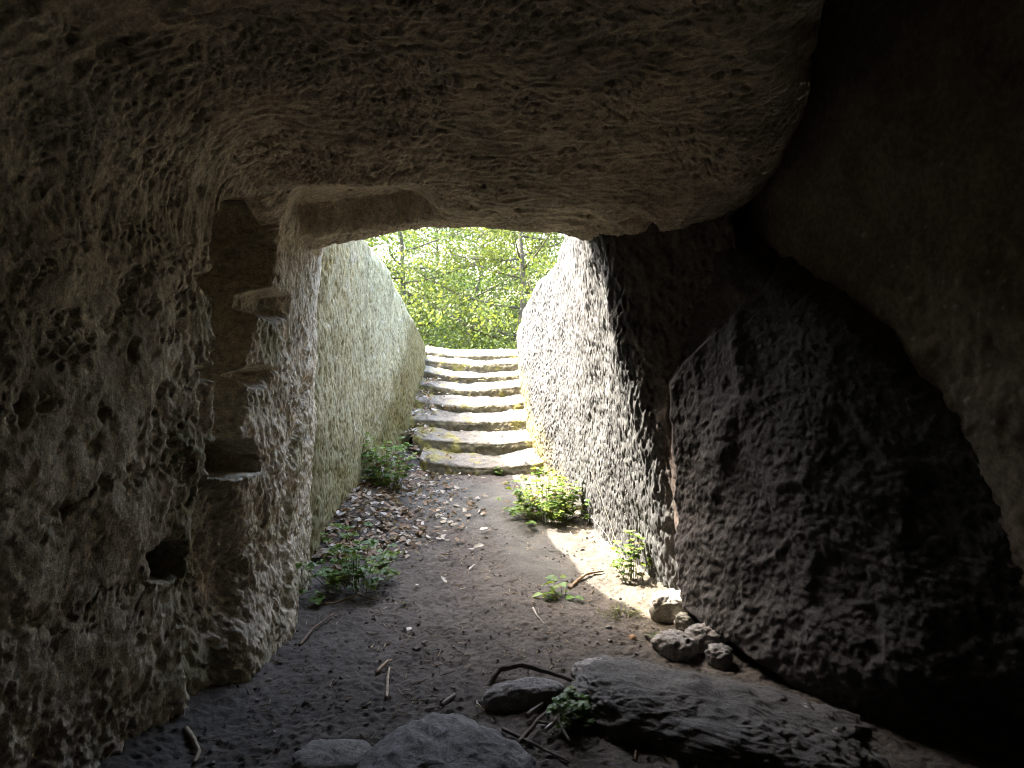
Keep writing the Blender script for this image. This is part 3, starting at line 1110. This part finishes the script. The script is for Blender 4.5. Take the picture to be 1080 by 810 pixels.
def gravel():
    rg = np.random.RandomState(8)
    a = Acc()
    base = np.array([(1, 0, 0), (0, 1, 0), (-1, 0, 0), (0, -1, 0)])
    for _ in range(2400):
        y = 2.3 + (rg.rand() ** 1.3) * 4.5
        x = rg.uniform(-1.25, .95)
        z = surf_z(x, y)
        s = min(.003 + rg.exponential(.0028), .016)
        top = .55
        V = np.concatenate([base * 1.0 + [0, 0, -.3], base * rg.uniform(.4, .8) + [0, 0, top]]) * s
        V = V * rg.uniform(.6, 1.4, 3) + rg.normal(0, s * .12, V.shape)
        V = V @ rand_rot(rg, .4).T + np.array([x, y, z + s * .3 + .002])
        Fc = [(0, 1, 5, 4), (1, 2, 6, 5), (2, 3, 7, 6), (3, 0, 4, 7), (4, 5, 6, 7)]
        a.add(V, Fc, np.array([.11, .1, .09]) * rg.uniform(.55, 1.5))
    o = a.build('gravel', M_SOIL, smooth=False)
    tag(o, 'small stones and crumbs strewn over the dirt floor', 'gravel', kind='stuff')


def chips():
    """needle-thin plant debris"""
    rg = np.random.RandomState(9)
    a = Acc()
    for _ in range(900):
        y = 2.3 + (rg.rand() ** 1.1) * 3.8
        x = rg.normal(-.35, .55)
        if not -1.2 < x < .85:
            continue
        z = surf_z(x, y) + .008
        L = rg.uniform(.012, .06)
        an = rg.uniform(0, 6.28)
        d = np.array([math.cos(an), math.sin(an), rg.normal(0, .12)]) * L
        w = np.array([-math.sin(an), math.cos(an), 0]) * rg.uniform(.001, .0035)
        c = np.array([x, y, z])
        up = np.array([0, 0, .003])
        V = np.array([c - w, c + w, c + w + d, c - w + d, c - w * .4 + up, c + w * .4 + up, c + w * .4 + d + up, c - w * .4 + d + up])
        Fc = [(0, 1, 2, 3), (4, 5, 6, 7), (0, 4, 7, 3), (1, 5, 6, 2), (0, 1, 5, 4), (3, 2, 6, 7)]
        a.add(V, Fc, np.array([.25, .2, .14]) * rg.uniform(.35, 1.5))
    o = a.build('plant_debris', M_WOOD, smooth=False)
    tag(o, 'thin bits of straw and bark strewn over the dirt floor', 'debris', kind='stuff')


# ------------------------------------------------------------------ trees beyond the steps
def tree_protos():
    protos = []
    for v in range(3):
        rg = np.random.RandomState(40 + v)
        H = 10.5
        tr, fo = Acc(), Acc()
        wob = rg.normal(0, .45, (7, 3)) * np.linspace(0, 1, 7)[:, None]
        pts = np.stack([np.zeros(7), np.zeros(7), np.linspace(-.3, H * .9, 7)], -1) + wob * [1, 1, .2]
        V, Fc = tube_mesh(pts, np.linspace(.14, .02, 7), 10)
        bark = np.array([.08, .07, .058])
        tr.add(V, Fc, bark)
        cl = []
        for k in range(46):
            t = rg.uniform(.16, .98)
            b = np.array([np.interp(t * 6, np.arange(7), pts[:, j]) for j in range(3)])
            az = rg.uniform(0, 6.28)
            R = (3.3 * math.sin(math.pi * min(1, max(.1, (t - .05))) ** .75) + .5) * rg.uniform(.65, 1.1)
            e = b + np.array([math.cos(az) * R, math.sin(az) * R, rg.uniform(.1, .9) * R * .5])
            m = (b + e) / 2 + np.array([0, 0, -.12 * R]) + rg.normal(0, .12, 3)
            tt = np.linspace(0, 1, 7)[:, None]
            q = (1 - tt) ** 2 * b + 2 * tt * (1 - tt) * m + tt ** 2 * e
            V, Fc = tube_mesh(q, np.linspace(.05 * (1.1 - t) + .014, .006, 7), 6)
            tr.add(V, Fc, bark * .9)
            for j in range(5):
                i0 = rg.randint(2, 7)
                s0 = q[i0]
                e2 = s0 + rg.normal(0, .45, 3) * [1, 1, .7]
                V, Fc = tube_mesh(np.linspace(s0, e2, 4), np.linspace(.012, .004, 4), 4)
                tr.add(V, Fc, bark * .85)
                cl.append((e2, rg.uniform(.18, .36)))
            cl.append((e, .4))
        per = 92
        C = np.repeat(np.array([c for c, _ in cl]), per, 0)
        Rr = np.repeat(np.array([r for _, r in cl]), per)
        N = len(C)
        P = C + rg.normal(0, 1, (N, 3)) * Rr[:, None] * [1, 1, .62]
        d = rg.normal(0, 1, (N, 3))
        d[:, 2] -= .5
        d /= np.linalg.norm(d, axis=1, keepdims=True)
        s = np.cross(d, rg.normal(0, 1, (N, 3)))
        s /= np.linalg.norm(s, axis=1, keepdims=True)
        nrm = np.cross(d, s)
        L = rg.uniform(.075, .14, N)[:, None]
        W = L * .62
        V = np.stack([P, P + d * L * .5 + s * W * .5 + nrm * L * .08, P + d * L, P + d * L * .5 - s * W * .5 + nrm * L * .08], 1).reshape(-1, 3)
        Fc = np.arange(N * 4).reshape(-1, 4)
        cc = np.repeat(rg.uniform(.75, 1.3, len(cl)), per)[:, None] * rg.uniform(.75, 1.25, (N, 1))
        base = np.array([(.064, .098, .034), (.076, .102, .030), (.053, .09, .038)][v])
        T = np.repeat(base * cc, 4, 0)
        fo.add(V, Fc, T)
        protos.append((tr, fo))
    return protos


def build_trees():
    P = tree_protos()
    spots = [
        (0, -3.6, 23.0, 0.0, 1.0, 'green leafy tree behind the head of the shaded passage wall'),
        (1, 0.3, 21.0, 1.2, .95, 'yellow-green leafy tree right above the top step'),
        (2, -1.6, 28.0, 2.0, 1.1, 'darker green tree standing behind the two nearest crowns'),
        (0, 3.6, 25.0, 3.9, 1.05, 'green leafy tree behind the head of the sunlit passage wall'),
        (1, -7.2, 27.0, 5.0, 1.1, 'leafy tree farther along the slope behind the shaded wall'),
        (2, 7.4, 30.0, .6, 1.1, 'leafy tree farther along the slope behind the sunlit wall'),
        (1, 4.9, 37.0, 4.2, 1.15, 'most distant pale green tree down the slope'),
        (2, -2.9, 34.0, 5.5, 1.2, 'leafy tree far down the slope between the first two crowns'),
    ]
    done = {}
    for v, x, y, rz, sc, lab in spots:
        z = float(itp(y, [14, 18, 30, 60], [.6, -1.2, -3, -4]))
        root = empty('broadleaf_tree', (x, y, z))
        root.rotation_euler = (0, 0, rz)
        root.scale = (sc, sc, sc)
        tag(root, lab, 'tree', 'trees beyond the steps')
        if v not in done:
            t = P[v][0].build('trunk', M_BARK, root)
            c = P[v][1].build('crown', M_TREE, root, smooth=False)
            done[v] = (t, c)
        else:
            for src in done[v]:
                k = src.copy()
                k.parent = root
                COL.objects.link(k)


# ------------------------------------------------------------------ build everything
build_ground()
build_terrain()
build_outcrop()
build_left_wall()
build_ceiling()
build_passage_left()
build_passage_right()
build_boulder()
build_slab()
build_steps()
build_trees()

# --- rocks bedded in the floor
g = ground_pt(478, 800)
lump('flat_rock', (g[0] - .02, g[1] - .14, g[2] - .06), (.62, .62, .26), 3, M_DARK, (.12, .117, .115), rot=-.5, nu=170, nv=100, rough=.13, fine=.045, sq=.75, tilt=(.12, .12))
tag(bpy.data.objects['flat_rock'], 'low rounded blue-grey rock bedded in the dirt floor', 'rock')


def lichen_fn(P, T):
    px, py = pix(P)
    l = np.zeros(px.shape)
    r2 = np.random.RandomState(6)
    for cx, cy, rd in [(918, 800, 7), (905, 768, 4), (952, 782, 5), (880, 770, 3), (850, 745, 3), (930, 775, 3), (948, 800, 4)]:
        l = np.maximum(l, sst(rd, rd * .5, np.hypot(px - cx, py - cy) + 3 * fbm(P * 40, 2, seed=150)))
    return mixc(T, np.array([.42, .42, .38]), .85 * l)


lump('flat_rock', (.80, 2.76, -.035), (1.2, .62, .25), 9, M_DARK, (.075, .073, .07), rot=-.42, nu=260, nv=150, rough=.2, fine=.07, sq=.65, tilt=(-.05, .05), tintfn=lichen_fn)
tag(bpy.data.objects['flat_rock.001'], 'largest dark rock slab at the boulder foot, with a steep front edge', 'rock')
p = ground_pt(552, 740)
lump('embedded_rock', (p[0], p[1], p[2] + .01), (.34, .14, .13), 5, M_DARK, (.15, .145, .14), rot=.25, nu=60, nv=40, rough=.16)
tag(bpy.data.objects['embedded_rock'], 'long narrow dark stone lying under the arched root', 'rock')
p = ground_pt(625, 718)
lump('embedded_rock', (p[0], p[1] + .02, p[2] + .01), (.19, .14, .12), 6, M_DARK, (.21, .205, .2), rot=.4, nu=60, nv=40, rough=.2)
tag(bpy.data.objects['embedded_rock.001'], 'grey hollowed stone at the top corner of the largest rock slab', 'rock')
p = ground_pt(350, 800)
lump('embedded_rock', (p[0], p[1], p[2] - .02), (.30, .2, .10), 12, M_DARK, (.15, .14, .13), rot=.1, nu=60, nv=40, rough=.14)
tag(bpy.data.objects['embedded_rock.002'], 'low earthy stone half sunk in dirt beside the low blue-grey rock', 'rock')

# --- rubble at the foot of the sunlit corner
for i, (px_, py_, sz, lab, tint) in enumerate([
        (706, 652, (.19, .16, .17), 'pale pitted stone block leaning on the sunlit corner', (.36, .33, .28)),
        (722, 664, (.10, .09, .09), 'small grey stone wedged beside the pale pitted block', (.24, .23, .2)),
        (712, 690, (.20, .15, .11), 'grey crumbly stone in shade in front of the pale block', (.20, .19, .18)),
        (742, 684, (.18, .15, .12), 'knobbly grey stone touching the boulder foot', (.17, .16, .15)),
        (758, 700, (.13, .11, .09), 'small angular dark stone at the boulder foot', (.15, .145, .14)),
        (667, 676, (.035, .03, .03), 'small orange stone cube lying in the sun patch', (.42, .27, .16)),
        (642, 664, (.035, .025, .02), 'small grey pebble on the edge of the sun patch', (.22, .22, .21))]):
    q = ground_pt(px_, py_)
    lump('rubble_stone' if i < 5 else 'pebble', (q[0], q[1], q[2] + sz[2] * .28), sz, 20 + i, M_DARK, tint, rot=i * 1.1, nu=44, nv=30, rough=.28, fine=.14, sq=.7)
    nm = bpy.data.objects[-1] if False else None
STN = [o for o in COL.objects if o.name.split('.')[0] in ('rubble_stone', 'pebble')]
LABS = {'rubble_stone': 'pale pitted stone block leaning on the sunlit corner',
        'rubble_stone.001': 'small grey stone wedged beside the pale pitted block',
        'rubble_stone.002': 'grey crumbly stone in shade in front of the pale block',
        'rubble_stone.003': 'knobbly grey stone touching the boulder foot',
        'rubble_stone.004': 'small angular dark stone at the boulder foot',
        'pebble': 'small orange-brown stone lying in the sun patch',
        'pebble.001': 'small grey pebble on the edge of the sun patch'}
for o in STN:
    tag(o, LABS[o.name], 'stone' if o.name.startswith('rub') else 'pebble', 'rubble at the sunlit corner')

# --- root, twigs, bark
def gp(px_, py_, dz=.01):
    q = ground_pt(px_, py_)
    q[2] += dz
    return q


twig('tree_root', [gp(512, 728, -.01), gp(528, 716, .035), gp(550, 714, .05), gp(578, 718, .04), gp(610, 728, .02), gp(632, 738, -.02)], .014,
     'dark bent root arching over the dirt beside the narrow stone', 'root', (.07, .06, .05))
twig('bark_strip', [gp(397, 712), gp(408, 703, .02), gp(413, 700)], .009, 'pale strip of bark on the path, topmost of the pair', 'bark', (.36, .28, .2))
twig('bark_strip', [gp(407, 740), gp(409, 722, .012), gp(411, 708)], .008, 'pale strip of bark pointing toward the low blue-grey rock', 'bark', (.33, .27, .2))
twig('bark_chip', [gp(466, 747), gp(480, 738, .015)], .014, 'grey chip of bark beside the narrow stone', 'bark', (.2, .18, .16))
twig('twig', [gp(562, 642, .004), gp(566, 652, .012), gp(574, 660, .004)], .005, 'small hooked grey twig below the lone seedling', 'twig', (.33, .31, .28))
twig('twig', [gp(316, 682), gp(330, 668, .02), gp(352, 652, .02)], .008, 'brown twig propped on the foot of the left jamb', 'twig', (.16, .12, .09))
twig('twig', [gp(330, 640), gp(352, 640, .02), gp(378, 634, .03), gp(400, 636)], .007, 'brown twig lying under the low broadleaf plant', 'twig', (.2, .15, .1))
twig('twig', [gp(196, 772), gp(204, 786, .02), gp(210, 798, .015), gp(205, 808)], .011, 'thick crooked pale twig by the foot of the pitted wall', 'twig', (.3, .25, .19))
twig('twig', [gp(600, 622), gp(618, 610, .025), gp(636, 606, .02)], .011, 'short brown stick beside the lone seedling', 'twig', (.22, .15, .09))
twig('twig', [gp(545, 790), gp(566, 770, .03), gp(580, 756, .03)], .010, 'dark stick in the pit beside the largest slab', 'twig', (.13, .11, .09), fork=gp(590, 775, .03))
twig('twig', [gp(556, 762, .02), gp(572, 752, .03)], .013, 'thick broken stick under the arched root', 'twig', (.16, .14, .12))
twig('twig', [gp(530, 775), gp(560, 790, .02), gp(600, 806)], .008, 'long thin dark stick crossing the pit beside the slab', 'twig', (.11, .095, .08))
twig('twig', [gp(575, 780, .03), gp(588, 772, .04), gp(600, 790, .03)], .009, 'pale twist of wood in front of the pit plant', 'twig', (.42, .40, .38))
b0 = at(668, 605, 4.35)
twig('dry_stem', [b0, b0 + [-.09, .15, .18], b0 + [-.16, .3, .38], b0 + [-.22, .4, .55]], .003, 'thin bare stem leaning against the sunlit wall', 'stem', (.3, .26, .2))
twig('dry_stem', [b0 + [-.05, .2, .0], b0 + [-.12, .34, .14], b0 + [-.2, .5, .22]], .0025, 'short thin bare stem at the foot of the sunlit wall', 'stem', (.3, .26, .2))
hb = at(186, 667, 2.96)
twig('dry_stem', [at(184, 664, 2.9), at(200, 656, 2.88), at(216, 648, 2.95)], .0022, 'pale hair-thin stem across the groove of the pitted wall', 'stem', (.4, .36, .26))

# --- plants
def pbase(px_, py_):
    return ground_pt(px_, py_)


plant('wild_plant', pbase(576, 548), 130, .40, .25, .046, 'dense bright green plant clump growing in the sun below the steps', 1, (.095, .165, .032), yellow=.4)
plant('wild_plant', pbase(376, 622), 50, .40, .24, .052, 'low broadleaf plant at the left foot of the doorway', 2, (.09, .165, .038))
plant('wild_plant', pbase(406, 515), 75, .52, .22, .050, 'upright green plant against the shaded passage wall', 3, (.10, .18, .038))
plant('wild_plant', pbase(667, 612), 20, .30, .11, .042, 'small leafy plant at the foot of the sunlit corner', 4, (.09, .15, .03), yellow=.45)
plant('wild_plant', pbase(657, 650), 70, .05, .10, .014, 'low mossy mat of tiny leaves in the sun patch', 5, (.12, .15, .05), three=False)
plant('seedling', pbase(592, 630), 9, .14, .09, .06, 'lone seedling with few broad leaves on the bare dirt', 6, (.11, .21, .04), three=False)
plant('wild_plant', pbase(596, 765), 26, .15, .09, .034, 'small dark plant growing in the pit beside the rock slab', 7, (.08, .14, .035))
plant('seedling', pbase(696, 676), 12, .045, .05, .018, 'tiny dark green tuft beside the orange-brown stone', 8, (.07, .12, .035))
plant('seedling', pbase(526, 502), 14, .10, .04, .022, 'small green tuft at the foot of the lowest step', 9, (.08, .16, .035))

litter()
gravel()
chips()

# --- single pale leaves lying apart on the path
rgl = np.random.RandomState(21)
spots = [
    (432, 668, 'pale curled leaf on the dirt nearest the strips of bark'),
    (425, 640, 'whitish leaf lying right of the low broadleaf plant'),
    (440, 620, 'pale leaf just outside the leaf litter, lower of two'),
    (468, 616, 'pale leaf just outside the leaf litter, upper of two'),
    (349, 628, 'white crumpled leaf caught at the left jamb foot, upper of two'),
    (338, 634, 'white crumpled leaf caught at the left jamb foot, lower of two'),
    (498, 602, 'pale leaf alone in the middle of the path'),
    (620, 742, 'white leaf in the pit between the root and the largest slab'),
    (505, 750, 'white leaf at the left end of the narrow stone'),
    (540, 590, 'pale leaf on the smooth bare rock of the path')]
for i, (a_, b_, lab) in enumerate(spots):
    q = ground_pt(a_, b_)
    V, Fc = dead_leaf(rgl, rgl.uniform(.05, .08))
    V = V @ rand_rot(rgl, .25).T
    o = mesh_np('fallen_leaf', V, Fc, M_DRY, np.broadcast_to(np.array([.48, .45, .42]) * rgl.uniform(.6, 1.1), (len(V), 3)))
    o.location = (float(q[0]), float(q[1]), float(q[2] + .022))
    tag(o, lab, 'leaf', 'single leaves on the path')
